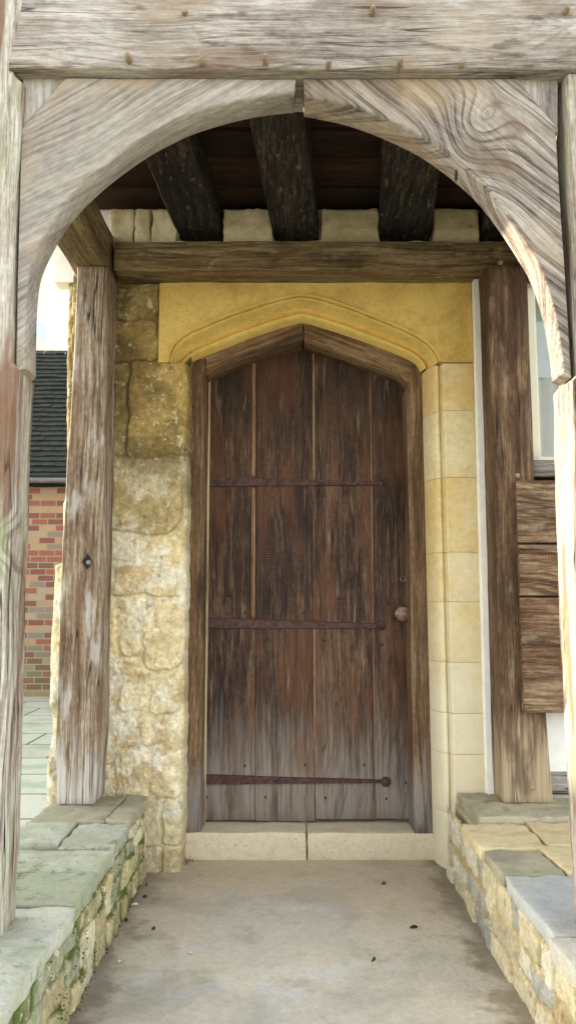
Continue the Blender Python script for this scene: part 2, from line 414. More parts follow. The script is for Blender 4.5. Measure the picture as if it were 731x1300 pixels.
TAN = ((176, 150, 112), (5, 5, 2), .50, .68, .6)
M = {}
M['front'] = wood('weathered_oak_front', (66, 54, 45), (142, 131, 119), (198, 189, 178), ring=.34, ringw=.012, wob=.34, streak=.6, blotches=(((112, 80, 58), (10, 10, 3.6), .50, .70, .5), ((164, 142, 114), (5, 5, 2), .52, .70, .4), ((64, 54, 46), (24, 24, 7), .58, .70, .6)), crack=.7)
M['brace'] = wood('pale_oak_brace', (88, 76, 66), (142, 132, 120), (188, 179, 167), ring=.26, ringw=.008, wob=.16, rmin=.4, fine=1.5, warp=.3, blotches=(((176, 152, 120), (3, 3, 2), .48, .64, .5), ((120, 98, 78), (12, 12, 4), .58, .74, .4)), crack=.15, streak=.4)
kx, kz = P(590, 200, 2.075); kx2, kz2 = P(610, 150, 2.075)
M['brace_knot'] = wood('swirling_oak_brace', (70, 58, 50), (134, 122, 110), (184, 174, 162), ring=.44, ringw=.010, wob=.17, fine=1.5, warp=.3, blotches=(((170, 144, 112), (3, 3, 2), .48, .66, .5), ((104, 82, 64), (9, 9, 4), .56, .70, .6)), crack=.25, streak=.5, rmin=.6, knots=((kx, kz, .10), (kx2, kz2, .07)))
M['post'] = wood('grey_oak_post', (62, 48, 37), (150, 138, 122), (214, 207, 194), knots=((*P(8, 690, 2.05), .06),), ring=.40, ringw=.018, wob=.22, streak=.6, blotches=(((112, 78, 54), (16, 16, 1.3), .50, .62, .85), ((146, 156, 112), (8, 8, 2), .56, .70, .5), ((58, 46, 38), (30, 30, 2.0), .60, .70, .7)), crack=1.0)
M['backpost'] = wood('brown_oak_post', (58, 42, 30), (128, 108, 86), (190, 176, 156), ring=.3, ringw=.014, streak=.8, blotches=(((98, 68, 46), (12, 12, 1.6), .48, .64, .6), ((182, 176, 168), (14, 14, 3.4), .54, .66, .6), ((60, 46, 36), (26, 26, 3), .58, .68, .6)), crack=.9, zfade=(((190, 184, 174), .60, .38, .8),))
M['plate'] = wood('brown_oak_beam', (46, 34, 21), (104, 84, 54), (152, 134, 102), ring=.3, streak=.8, blotches=(((176, 160, 124), (18, 18, 7), .62, .70, .6), ((52, 40, 25), (9, 9, 4), .50, .68, .6)), crack=.5, saw=.15)
M['rafter'] = wood('blackened_oak_rafter', (14, 11, 9), (38, 31, 26), (92, 82, 68), ring=.2, streak=.8, blotches=(((120, 110, 92), (50, 50, 14), .60, .69, .6), ((50, 54, 38), (6, 6, 2), .56, .68, .5)), crack=.5)
M['ceiling'] = wood('dark_ceiling_board', (22, 14, 9), (46, 30, 20), (76, 52, 36), ring=.2, crack=.4)
M['rightpost'] = wood('dark_oak_post', (44, 30, 20), (98, 72, 50), (146, 122, 94), ring=.3, streak=.8, blotches=(((56, 38, 26), (8, 8, 2.4), .46, .60, .6), ((150, 134, 112), (20, 20, 4), .60, .70, .5)), crack=.7, saw=.1, zfade=(((186, 166, 134), .74, .42, .7),))
M['frame'] = wood('brown_oak_frame', (46, 33, 22), (102, 77, 53), (154, 130, 100), ring=.25, saw=.06, streak=.65, blotches=(((46, 38, 34), (6, 6, 1.2), .54, .66, .7),), crack=.4, zfade=(((140, 134, 128), .5, .25, .7),))
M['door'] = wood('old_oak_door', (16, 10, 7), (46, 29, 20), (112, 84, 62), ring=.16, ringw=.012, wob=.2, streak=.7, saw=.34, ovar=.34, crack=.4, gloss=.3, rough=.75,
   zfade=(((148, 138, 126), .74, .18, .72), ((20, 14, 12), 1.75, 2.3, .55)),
   blotches=(((92, 56, 34), (7, 7, 1.6), .46, .66, .65), ((26, 19, 16), (18, 18, 1.9), .52, .74, .8), ((150, 130, 108), (46, 46, 4), .58, .74, .5)))
M['doorstrip'] = wood('worn_door_edge', (70, 46, 30), (124, 94, 68), (160, 134, 106), crack=.2)
M['board'] = wood('brown_oak_boards', (46, 31, 20), (106, 76, 52), (160, 138, 110), ring=.4, wob=.3, ringw=.014, streak=.8, blotches=(((54, 34, 22), (8, 8, 3), .46, .66, .6), ((150, 132, 106), (16, 16, 6), .58, .70, .5)), crack=.5, saw=.18)
M['greyrail'] = wood('grey_oak_rail', (82, 74, 68), (140, 130, 120), (182, 174, 164), ring=.25)
M['paleoak'] = wood('pale_oak', (120, 100, 74), (182, 160, 124), (214, 198, 166), crack=.2)
M['peg'] = plain('oak_peg', (160, 136, 108), .9, var=.4, scale=80)
M['rubble'] = stone_attr('rubble_stone', .5)
M['lintel'] = stone('yellow_dressed_stone', (218, 186, 108), (182, 146, 76), (128, 100, 50), tool=.55, spots=.45, bump=.6)
M['mould'] = stone('yellow_moulded_stone', (228, 198, 116), (212, 176, 92), (136, 108, 52), spots=.3, bump=.5)
M['jamb'] = stone('cream_yellow_jamb_stone', (216, 200, 158), (210, 182, 122), (160, 134, 88), tool=.2, spots=.3, rand=.14, bump=.55, low=((222, 212, 184), 1.7, .4, .75))
M['step'] = stone('cream_step_stone', (206, 192, 162), (176, 156, 122), (124, 98, 66), spots=.55, bump=.6)
M['coping_moss'] = stone('mossy_coping_stone', (178, 176, 158), (146, 148, 126), (74, 76, 50), moss=.6, spots=.6, bump=1.0)
M['coping_brown'] = stone('brown_coping_stone', (178, 164, 136), (144, 136, 114), (84, 72, 50), moss=.4, spots=.6, bump=1.0)
M['coping_yellow'] = stone('yellow_coping_stone', (216, 200, 158), (196, 176, 134), (130, 106, 66), spots=.3, bump=.7)
M['coping_blue'] = stone('blue_grey_coping_stone', (162, 164, 160), (184, 176, 158), (100, 98, 90), spots=.35, bump=.7)
M['lime'] = stone('lime_mortar', (202, 188, 156), (176, 160, 126), (140, 122, 90), spots=.3, bump=1.0)
M['plaster'] = plain('white_plaster', (244, 240, 230), .95, var=.10, scale=12, bump=.4, spec=.1)
M['iron'] = plain('rusty_iron', (86, 56, 48), .7, .1, scale=45, second=(50, 33, 29), bump=.6)
M['black'] = plain('black_iron', (26, 23, 22), .5, .5, scale=60, bump=.4)
M['knob'] = plain('worn_bronze_knob', (138, 112, 96), .35, .5, scale=60, second=(84, 62, 52), bump=.12)
M['moss'] = plain('moss_clump', (74, 96, 28), 1.0, scale=90, second=(38, 50, 16), bump=1.0, spec=.05)
M['joint'] = plain('mossy_joint_dirt', (56, 60, 34), 1.0, scale=40, second=(40, 36, 26), bump=1.0, spec=.05)
M['dirt'] = plain('dark_dirt', (48, 42, 34), 1.0, scale=90, second=(70, 62, 50), bump=1.0, spec=.05)
M['leaf'] = plain('dead_leaf', (84, 66, 48), .9, scale=90, second=(34, 26, 22))
M['paleleaf'] = plain('pale_chip', (206, 200, 186), .9, scale=90)
M['gutter'] = plain('grey_gutter', (132, 126, 122), .5, scale=8)
M['fascia'] = plain('dark_fascia', (30, 28, 26), .8, scale=8)
M['tile'] = plain('mossy_dark_roof_tile', (52, 48, 38), .9, scale=9, second=(26, 36, 22), bump=.8)
M['cream'] = plain('cream_render', (226, 216, 190), .95, var=.08, scale=1)
M['bluepaint'] = plain('pale_blue_paint', (186, 212, 226), .8, var=.08, scale=1)

# concrete floor with wear, stains and brown dust towards the step
g = G('worn_concrete'); p = g.pos()
a = g.noise(p, 1.8, 6, .62); b2 = g.noise(g.vadd(p, (4, 2, 0)), 6, 6, .65); c3 = g.noise(p, 90, 4, .7); c4 = g.noise(p, 24, 5, .7)
c = g.mix(g.mapr(a, .36, .62), lin((186, 178, 160)), lin((206, 194, 170)))
c = g.mix(g.mapr(b2, .52, .66, 0, .4), c, lin((150, 138, 116)))
c = g.mix(g.mapr(g.noise(g.vadd(p, (9, 1, 0)), 3.2, 6, .6), .54, .64, 0, .5), c, lin((206, 203, 194)))
yy = g.n('ShaderNodeSeparateXYZ', {0: p}).outputs[1]
c = g.mix(g.mapr(g.math('MULTIPLY_ADD', g.math('SUBTRACT', a, .5), 1.6, yy), 2.7, 3.7, 0, .55), c, lin((176, 148, 112)))
k = g.math('ADD', .72, g.math('ADD', g.math('MULTIPLY', c3, .3), g.math('MULTIPLY', c4, .28)))
c5 = g.noise(g.vadd(p, (1, 8, 0)), 42, 5, .75)
k = g.math('ADD', k, g.math('MULTIPLY', g.math('SUBTRACT', c5, .5), .5))
c = g.mix(1.0, c, g.n('ShaderNodeCombineXYZ', {0: k, 1: k, 2: k}).outputs[0], 'MULTIPLY')
c = g.mix(g.mapr(c4, .66, .72, 0, .5), c, lin((84, 76, 64)))
cr = g.math('SUBTRACT', 1.0, g.mapr(g.math('ABSOLUTE', g.math('SUBTRACT', g.noise(g.vadd(p, (3, 7, 0)), 1.5, 5, .55), .5)), .0008, .004))
xx = g.math('ABSOLUTE', g.math('SUBTRACT', g.n('ShaderNodeSeparateXYZ', {0: p}).outputs[0], .035))
c = g.mix(g.mapr(g.math('MULTIPLY_ADD', g.math('SUBTRACT', b2, .5), .35, xx), .53, .64, 0, .7), c, lin((110, 94, 70)))
c = g.mix(g.mapr(g.noise(g.vadd(p, (2, 2, 0)), 2.4, 7, .62), .50, .62, 0, .3), c, lin((140, 132, 116)))
g.set(g.b.inputs['Base Color'], c); g.b.inputs['Roughness'].default_value = .9; g.bump(g.math('ADD', c3, c4), .6, .005)
M['concrete'] = g.m
# green stained flagstones
g = G('mossy_flagstones'); p = g.pos()
bt = g.n('ShaderNodeTexBrick', {'Vector': p, 'Color1': (0, 0, 0, 1), 'Color2': (1, 1, 1, 1), 'Mortar': (.5, .5, .5, 1), 'Scale': 1.0, 'Mortar Size': .012, 'Mortar Smooth': .4, 'Brick Width': .9, 'Row Height': .55}, offset=.37)
c = g.mix(bt.outputs[0], lin((168, 166, 140)), lin((184, 182, 158)))
c = g.mix(g.mapr(g.noise(p, 3, 5, .6), .45, .62, 0, .6), c, lin((128, 148, 112)))
c = g.mix(bt.outputs['Fac'], c, lin((66, 76, 52)))
g.set(g.b.inputs['Base Color'], c); g.b.inputs['Roughness'].default_value = .8; g.bump(g.math('SUBTRACT', g.noise(p, 25, 4), bt.outputs['Fac']), .5, .01)
M['flags'] = g.m
M['ground'] = plain('gravel_ground', (158, 155, 148), 1.0, scale=3, second=(130, 128, 120))
# brick
g = G('mixed_old_brick'); tc = g.pos(); sp = g.n('ShaderNodeSeparateXYZ', {0: tc})
v = g.n('ShaderNodeCombineXYZ', {0: sp.outputs[0], 1: sp.outputs[2], 2: 0.0}).outputs[0]
bt = g.n('ShaderNodeTexBrick', {'Vector': v, 'Color1': (0, 0, 0, 1), 'Color2': (1, 1, 1, 1), 'Mortar': (0, 0, 0, 1), 'Scale': 1.0, 'Mortar Size': .007, 'Mortar Smooth': .2, 'Brick Width': .20, 'Row Height': .078}, offset=.5)
c = g.ramp(bt.outputs[0], [(0, lin((112, 44, 32))), (.22, lin((140, 62, 42))), (.42, lin((164, 124, 90))), (.52, lin((158, 138, 108))), (.62, lin((120, 108, 94))), (.70, lin((104, 50, 40))), (.84, lin((168, 132, 92)))], 'CONSTANT')
c = g.mix(.25, c, lin((150, 118, 84)))
c = g.mix(g.mapr(g.math('MULTIPLY_ADD', g.math('SUBTRACT', g.noise(tc, 2.5, 4), .5), 1.0, sp.outputs[2]), 1.1, .2, 0, .5), c, lin((84, 92, 54)))
c = g.mix(bt.outputs['Fac'], c, lin((140, 130, 110)))
g.set(g.b.inputs['Base Color'], c); g.b.inputs['Roughness'].default_value = .95; M['brick'] = g.m
# glass
g = G('window_glass'); g.b.inputs['Base Color'].default_value = (.75, .8, .78, 1); g.b.inputs['Roughness'].default_value = .03
g.b.inputs['Transmission Weight'].default_value = 1.0; g.b.inputs['IOR'].default_value = 1.5; M['glass'] = g.m
M['blind'] = plain('pale_window_blind', (222, 220, 204), .9, var=.06, scale=3)
M['reflection_sheet'] = plain('cream_reflection', (222, 204, 160), .95, var=.15, scale=6)  # cream tone painted in for the reflection in the lower window
M['darkroom'] = plain('dark_room', (60, 54, 46), .9, var=.2, scale=3)

# ------------------------------------------------------------------ ground
YW = 3.55                                                            # front of the house wall
sheet('ground', M['ground'], (-400, 400), (-400, 400), -.02)
sheet('paving', M['flags'], (-16, -.97), (.2, 9.8), 0.0)
sheet('path', M['flags'], (-.97, 6), (-6, 1.1), -.004)
sheet('concrete_floor', M['concrete'], (-.66, .80), (1.1, 3.74), .004, nx=30, ny=60, amp=.004)

# ------------------------------------------------------------------ brick outbuilding across the yard
BY = 9.8; EZ = PZ(612, BY); RY, RZ = BY+1.9, 4.9
bld = thing('brick_outbuilding', (-8, BY, 0), 'low outbuilding of mixed red and buff brick with dark mossy tiled roof', 'building')
def box(name, parent, mat, x, y, z):
    vs = [(i, j, k) for i in x for j in y for k in z]
    fs = [(0, 1, 3, 2), (4, 6, 7, 5), (0, 4, 5, 1), (2, 3, 7, 6), (0, 2, 6, 4), (1, 5, 7, 3)]
    return link(name, mesh_from(vs, fs, vs, False), mat, parent)
box('wall', bld, M['brick'], (-20, -.9), (BY, BY+3.8), (0, EZ))  # lengthened out of view to the left to block the low sun
rr = random.Random(4); vs = []; fs = []; rows = 29; sl = Vector((0, RY-BY+.12, RZ-EZ+.1)); nrm = Vector((0, -(RZ-EZ+.1), RY-BY+.12)).normalized()
o0 = Vector((0, BY-.12, EZ-.05)); step = sl.length/rows; su = sl.normalized()
for r_ in range(rows):
    x = -20.2-(.08 if r_ % 2 else 0)
    while x < -.7:
        wd = .165; j = rr.uniform(0, .014); jj = rr.uniform(-.006, .006)
        a = o0+su*(step*r_+jj)+Vector((x, 0, 0)); b = a+su*(step+.03); up = nrm*(.034+j); up2 = nrm*.006
        k = len(vs)
        vs += [a, a+Vector((wd-.004, 0, 0)), b+Vector((wd-.004, 0, 0))+up2, b+up2, a+up, a+Vector((wd-.004, 0, 0))+up]
        fs += [(k+4, k+5, k+2, k+3), (k, k+1, k+5, k+4)]
        x += wd
rf = link('roof', mesh_from(vs, fs, None, False), M['tile'], bld)
vs = [(-20.2, BY-.1, EZ-.06), (-.7, BY-.1, EZ-.06), (-.7, RY, RZ), (-20.2, RY, RZ), (-20.2, BY+3.9, EZ-.06), (-.7, BY+3.9, EZ-.06)]
link('roof_boarding', mesh_from(vs, [(0, 1, 2, 3), (3, 2, 5, 4), (0, 4, 5, 1), (0, 3, 4), (1, 5, 2)], vs, False), M['fascia'], bld)
box('fascia', bld, M['fascia'], (-20.2, -.7), (BY-.14, BY-.1), (EZ-.02, EZ+.07))
vs = []; fs = []
for i, x in enumerate((-20.2, -.7)):
    for k in range(9):
        a = math.pi+math.pi*k/8; vs.append((x, BY-.2+.055*math.cos(a), EZ+.015+.055*math.sin(a)))
for k in range(8): fs.append((k, k+1, k+10, k+9))
link('gutter', mesh_from(vs, fs), M['gutter'], bld)
tw = thing('pale_building', (-8.3, 22, 0), 'tall cream rendered building far behind the tiled roof, crossed by a pale blue band', 'building')
xe = PX(59, 410, 22)
box('wall', tw, M['cream'], (xe-4.5, xe), (22, 26), (0, 15))
bz = PZ(425, 22); vs = [(xe-2.0, 21.97, bz+1.6), (xe+.01, 21.97, bz-.25), (xe+.01, 21.97, bz+.25), (xe-2.0, 21.97, bz+2.1)]
vs += [(v_[0], 22.01, v_[2]) for v_ in vs]
link('blue_band', mesh_from(vs, [(0, 1, 2, 3), (4, 7, 6, 5), (0, 4, 5, 1), (3, 2, 6, 7), (1, 5, 6, 2), (0, 3, 7, 4)], None, False), M['bluepaint'], tw)

# ------------------------------------------------------------------ rubble wall left of the door
ZT = 2.70
edge_px = [(93, 300), (93, 320), (86, 341), (87, 391), (85, 413), (84, 533), (85, 569), (91, 590), (88, 618), (80, 640), (80, 669), (88, 680), (87, 712), (70, 718), (68, 751), (64, 822), (63, 897), (66, 908), (67, 929), (59, 975), (59, 1007), (58, 1100)]
ez = np.array([P(a_, b_, YW+.05)[1] for a_, b_ in edge_px][::-1]); ex = np.array([P(a_, b_, YW+.05)[0] for a_, b_ in edge_px][::-1])
XR = -.461; ZSPR_ = PZ(460, YW)
def ST(x0, y0, x1, y1, col, h, rg=1.0, ed=.02):
    a_ = P(x0, y1, YW); b_ = P(x1, y0, YW); return (a_[0], a_[1], b_[0], b_[1], col, h, rg, ed)
WH = (208, 192, 156); OC, OD, PA, _w, YL = (160, 124, 56), (120, 98, 50), (196, 176, 138), (214, 204, 180), (196, 156, 76)
stones = [
 ST(90, 330, 200, 402, (148, 130, 86), .026, .8, .012), ST(90, 404, 200, 459, (156, 132, 82), .028, .5, .012),
 ST(200, 384, 203, 405, (150, 66, 30), .034, .2, .004), ST(200, 409, 203, 445, (156, 70, 34), .034, .2, .004),
 ST(90, 461, 163, 578, (158, 138, 92), .026, .6, .02), ST(162, 460, 238, 579, (164, 138, 84), .034, .6, .012),
 ST(90, 581, 236, 675, (170, 150, 106), .030, 1.3, .02), ST(90, 678, 176, 713, (200, 178, 132), .026, .8), ST(179, 679, 236, 714, (206, 186, 140), .022, 1.2),
 ST(80, 717, 228, 757, (196, 172, 130), .044, .45, .012), ST(70, 717, 150, 866, (204, 182, 134), .03, .8), 
 ST(150, 761, 180, 832, (204, 186, 146), .022, 1.3), ST(182, 764, 236, 850, (200, 182, 142), .026, 1.5), ST(145, 838, 178, 862, (186, 166, 124), .012, 1.2),
 ST(146, 866, 188, 906, WH, .032, .9), ST(190, 866, 226, 908, (204, 188, 152), .030, .8), ST(176, 914, 222, 946, WH, .026, 1.1), ST(146, 912, 172, 950, (196, 180, 144), .018, 1.3),
 ST(144, 955, 196, 1012, (202, 186, 150), .026, 1.4), ST(192, 950, 236, 1014, (208, 192, 156), .034, 1.3), ST(60, 868, 140, 912, (176, 164, 134), .03, 1), ST(56, 915, 140, 1000, (170, 158, 126), .028, 1.2),
 ST(150, 1016, 205, 1074, (186, 170, 136), .040, .7, .012), ST(207, 1016, 238, 1074, (194, 178, 142), .040, .7, .012),
 ST(150, 1077, 204, 1116, (190, 172, 138), .046, .7, .012), ST(206, 1077, 238, 1116, (182, 164, 126), .046, .7, .012)]
nx, nz = 170, 620
us = np.linspace(0, 1, nx); zs = np.linspace(-.03, ZT, nz)
Ug, Zg = np.meshgrid(us, zs)
XL = np.interp(Zg, ez, ex)+.006*fbm(Zg, Zg*0, 30, 2, 3)
lowj = np.where(Zg < PZ(715, YW), 1.0, 0.0)
XRv = XR+.010*fbm(Zg, Zg*0, 12, 9, 3)+.006*fbm(Zg, Zg*0, 40, 5, 2)
Xg = XL+(XRv-XL)*Ug
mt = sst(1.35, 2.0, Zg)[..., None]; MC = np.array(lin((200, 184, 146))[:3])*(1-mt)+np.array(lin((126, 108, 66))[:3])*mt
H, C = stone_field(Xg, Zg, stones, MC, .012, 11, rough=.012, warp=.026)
H = .012+(H-.012)*.6+.010*np.abs(fbm(Xg, Zg, 13, 121, 5, .6))*2-.004
lich = sst(.10, .17, fbm(Xg, Zg, 22, 91, 5, .65))[..., None]*sst(.0, .12, fbm(Xg, Zg, 4, 95, 3))[..., None]
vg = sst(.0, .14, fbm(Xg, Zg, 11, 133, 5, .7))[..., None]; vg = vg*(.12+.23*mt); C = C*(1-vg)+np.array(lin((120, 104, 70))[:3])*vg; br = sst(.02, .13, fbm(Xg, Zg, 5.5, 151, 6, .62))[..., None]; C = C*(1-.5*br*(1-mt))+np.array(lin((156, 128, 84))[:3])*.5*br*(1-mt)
gr = sst(.04, .14, fbm(Xg, Zg, 8, 171, 6, .62))[..., None]; C = C*(1-.6*gr*(1-mt))+np.array(lin((214, 208, 190))[:3])*.6*gr*(1-mt)
C = C*(1-.7*lich)+np.array(lin((222, 206, 168))[:3])*.7*lich
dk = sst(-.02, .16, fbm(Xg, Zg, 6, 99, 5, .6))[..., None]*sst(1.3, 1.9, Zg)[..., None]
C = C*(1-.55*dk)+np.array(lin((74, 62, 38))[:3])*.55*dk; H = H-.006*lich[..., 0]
# round off the two arrises
el = np.clip((Xg-XL)/.05, 0, 1); er = np.clip((XRv-Xg)/.035, 0, 1)
back = .05*(1-np.sqrt(np.clip(1-(1-el)**2, 0, 1)))+.03*(1-np.sqrt(np.clip(1-(1-er)**2, 0, 1)))
Yg = YW+.03-H+back+.2*((Zg > ZSPR_+.004) & (Xg > -.600))
PTS = np.stack([Xg, Yg, Zg], -1)
# returns at both ends, running back into the house
def ret(col, side):
    out = []; cols = []
    for k, yb in enumerate((3.66, 3.72, 3.8, 3.9, 4.05)):
        q = PTS[:, col].copy(); q[:, 1] = yb; q[:, 0] += side*.008*fbm(q[:, 2], q[:, 2]*0+k*.3, 9, 4+k, 3)
        out.append(q); cols.append(C[:, col])
    return np.stack(out, 1), np.stack(cols, 1)
L_, LC = ret(0, 1); R_, RC = ret(-1, 1)
PTS = np.concatenate([L_[:, ::-1], PTS, R_], 1); C2 = np.concatenate([LC[:, ::-1], C, RC], 1)
rw = thing('rubble_stone_wall', (-.75, YW, 0), 'uneven ochre and cream rubble stone wall left of the doorway, behind the brown post', 'stone wall')
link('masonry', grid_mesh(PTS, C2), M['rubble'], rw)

# ------------------------------------------------------------------ dressed stone doorway
dw = thing('stone_doorway', (.75, YW, 0), 'yellow dressed stone door surround with moulded pointed arch and brown oak frame', 'doorway')
outer_px = [(214, 460), (215, 450), (218, 441), (226, 431), (240, 421), (253, 415.5), (284, 402), (316, 391), (347, 381), (370, 376), (380, 374), (390, 375), (406, 378), (441, 389), (477, 403), (512, 418), (535, 430), (548, 441), (555, 451), (558.5, 460)]
inner_px = [(234, 472), (235.5, 468), (240, 463), (247, 458.5), (253, 456), (262, 452), (289, 441), (320, 429), (349, 419), (373, 412), (383, 410), (392, 412), (410, 417), (441, 427), (477, 440), (505, 451), (520, 458), (527, 463), (531, 468), (533, 473)]
O = [Vector(P(a_, b_, YW)) for a_, b_ in outer_px]; I = [Vector(P(a_, b_, 3.72)) for a_, b_ in inner_px]
ZSPR = PZ(460, YW)
# flat tooled face of the lintel, cut to the arch
XL0, XL1 = -.600, .856
oxs = np.array([q.x for q in O]); ozs = np.array([q.y for q in O])
for k in range(1, len(oxs)):
    if oxs[k] <= oxs[k-1]: oxs[k] = oxs[k-1]+1e-4
cols = sorted(set([XL0, XL0+.004, XL1-.004, XL1]+list(np.linspace(XL0+.01, XL1-.01, 60))+[float(q) for q in oxs]))
ZTOP = 2.69
verts = []; faces = []; nr = 6
for x_ in cols:
    zb = float(np.interp(x_, oxs, ozs)) if oxs[0] <= x_ <= oxs[-1] else ZSPR
    bv = .003 if x_ in (XL0, XL1) else 0
    verts.append((x_, YW+.17, zb))
    for k in range(nr+1): verts.append((x_, YW-.008+bv+(.003 if k == 0 else 0), zb+(ZTOP-zb)*k/nr))
    verts.append((x_, YW+.17, ZTOP))
mrow = nr+3
for i in range(len(cols)-1):
    for j in range(mrow-1): faces.append((i*mrow+j, (i+1)*mrow+j, (i+1)*mrow+j+1, i*mrow+j+1))
faces.append(tuple(range(mrow))); faces.append(tuple((len(cols)-1)*mrow+j for j in range(mrow)))
lt = link('lintel', mesh_from(verts, faces, None, False), M['lintel'], dw)
# swept arch moulding: fillet, bead, hollow, chamfer
prof = [(0, .010), (0, -.012), (.03, -.022), (.06, -.020), (.075, .000), (.085, .030), (.105, .034), (.12, .012), (.15, .004), (.20, .016), (.26, .045), (.36, .085), (.48, .112), (.60, .128), (.69, .132), (.70, .108), (.73, .100), (.78, .102), (.88, .125), (1.0, .165), (1.0, .30)]
verts = []; faces = []
Os = smooth_poly([q for q in O[:11]], 60)[:-1]+smooth_poly([q for q in O[10:]], 60)
Is = smooth_poly([q for q in I[:11]], 60)[:-1]+smooth_poly([q for q in I[10:]], 60)
for a_, b_ in zip(Os, Is):
    for t, d in prof:
        q = a_.lerp(b_, t); verts.append((q.x, YW+d, q.y))
mp = len(prof)
for i in range(len(Os)-1):
    for j in range(mp-1): faces.append((i*mp+j, (i+1)*mp+j, (i+1)*mp+j+1, i*mp+j+1))
mo = link('arch_moulding', mesh_from(verts, faces), M['mould'], dw)
# right jamb stones, each with its roll
jv = [461.5, 521, 606, 701, 764, 841, 906, 958, 1034, 1112]
jp = [(.648, 3.80), (.648, 3.725), (.650, 3.690), (.656, 3.655), (.664, 3.625), (.674, 3.600), (.686, 3.582), (.698, 3.578), (.704, 3.590), (.709, 3.590), (.712, 3.560), (.715, 3.550), (.720, 3.546), (.726, 3.548), (.75, 3.549), (.80, 3.549), (.853, 3.549), (.856, 3.552), (.856, 3.80)]
for i in range(len(jv)-1):
    z1 = PZ(jv[i], YW)-.0006; z0 = PZ(jv[i+1], YW)+.0006
    if i == len(jv)-2: z0 = 0.0
    verts = []; faces = []; sd_ = i*3.7; zz = [z0, z0+.002]+list(np.linspace(z0, z1, 8)[1:-1])+[z1-.002, z1]
    for k, z_ in enumerate(zz):
        s_ = .0009 if k in (0, len(zz)-1) else 0
        for (x_, y_) in jp:
            nn = mnoise.noise(Vector((x_*9, z_*6, sd_)))*.0025
            lean = .010*max(0, 1-z_/2.0)
            verts.append((x_+lean, y_+s_+nn+.002*mnoise.noise(Vector((sd_, 1, 0))), z_))
    n_ = len(jp)
    for k in range(len(zz)-1):
        for j in range(n_-1): faces.append((k*n_+j, k*n_+j+1, (k+1)*n_+j+1, (k+1)*n_+j))
    faces.append(tuple(range(n_))); faces.append(tuple((len(zz)-1)*n_+j for j in range(n_)))
    o = link('jamb_stone', mesh_from(verts, faces, None, True, (len(faces)-1, len(faces)-2)), M['jamb'], dw)
zc_ = list(np.linspace(0.001, ZSPR-.001, 24)); n_ = len(jp)
verts = [(x_+.010*max(0, 1-z_/2.0)+.004-(.008 if k > 14 else 0), y_+.0065, z_) for z_ in zc_ for k, (x_, y_) in enumerate(jp)]
faces = [(k*n_+j, k*n_+j+1, (k+1)*n_+j+1, (k+1)*n_+j) for k in range(len(zc_)-1) for j in range(n_-1)]+[tuple(range(n_)), tuple((len(zc_)-1)*n_+j for j in range(n_))]
link('mortar_core', mesh_from(verts, faces), M['lime'], dw)

# ------------------------------------------------------------------ door step
ds = thing('door_step', (.08, 3.8, 0), 'low pale stone step of two long slabs under the oak door', 'step')
xm = PX(389.5, 1075, 3.71)
rock('step_slab', ds, M['step'], (-.50, xm-.003), (3.71, 4.0), (0, .122), r=.007, amp=.004, seed=3.1)
rock('step_slab', ds, M['step'], (xm+.003, .68), (3.713, 4.0), (0, .119), r=.007, amp=.004, seed=8.4)

# ------------------------------------------------------------------ door frame
YF, YD = 3.72, 3.87
fr = dw
tim('frame_post', fr, M['frame'], 'z', .118, PZ(455, YF), (-.505, -.396), (YF, YD+.05), r=.006, amp=.002)
tim('frame_post', fr, M['frame'], 'z', .116, PZ(461, YF), (.573, .66), (YF+.002, YD+.05), r=.006, amp=.002)
hin = [(262.5, 477), (266, 473), (284, 464), (316, 451.5), (349, 441.5), (384, 432.5)]; hou = [(240, 450), (262, 440), (284, 430), (316, 418), (349, 407), (384, 398)]
prism('frame_head', fr, M['frame'], smooth_poly([P(a_, b_, YF) for a_, b_ in hin], 24), smooth_poly([P(a_, b_, YF) for a_, b_ in hou], 24), YF+.004, YD+.03, grain=(1, .38))
hin = [(386, 432.5), (410, 440), (441, 450.5), (477, 464), (500, 473), (508, 477), (513, 483), (515.5, 492)]; hou = [(386, 398), (410, 405), (441, 415), (477, 429), (500, 438), (515, 445), (524, 450), (530, 458)]
prism('frame_head', fr, M['frame'], smooth_poly([P(a_, b_, YF) for a_, b_ in hin], 24), smooth_poly([P(a_, b_, YF) for a_, b_ in hou], 24), YF+.001, YD+.03, grain=(1, -.38))

# ------------------------------------------------------------------ door
dr = thing('plank_door', (.09, YD, .125), 'dark old oak plank door with three iron strap hinges and a round knob', 'door')
xs = [-.43, PX(324.5, 800, YD), PX(399, 800, YD), PX(473, 800, YD), .62]
tops = [PZ(437, YD), 2.48, 2.48, 2.44]
for i in range(4):
    zb = (.135, .132, .139, .142)[i]
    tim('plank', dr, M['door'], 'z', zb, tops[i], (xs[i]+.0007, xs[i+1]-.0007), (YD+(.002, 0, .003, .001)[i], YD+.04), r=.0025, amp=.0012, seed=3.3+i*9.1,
        mod=None)
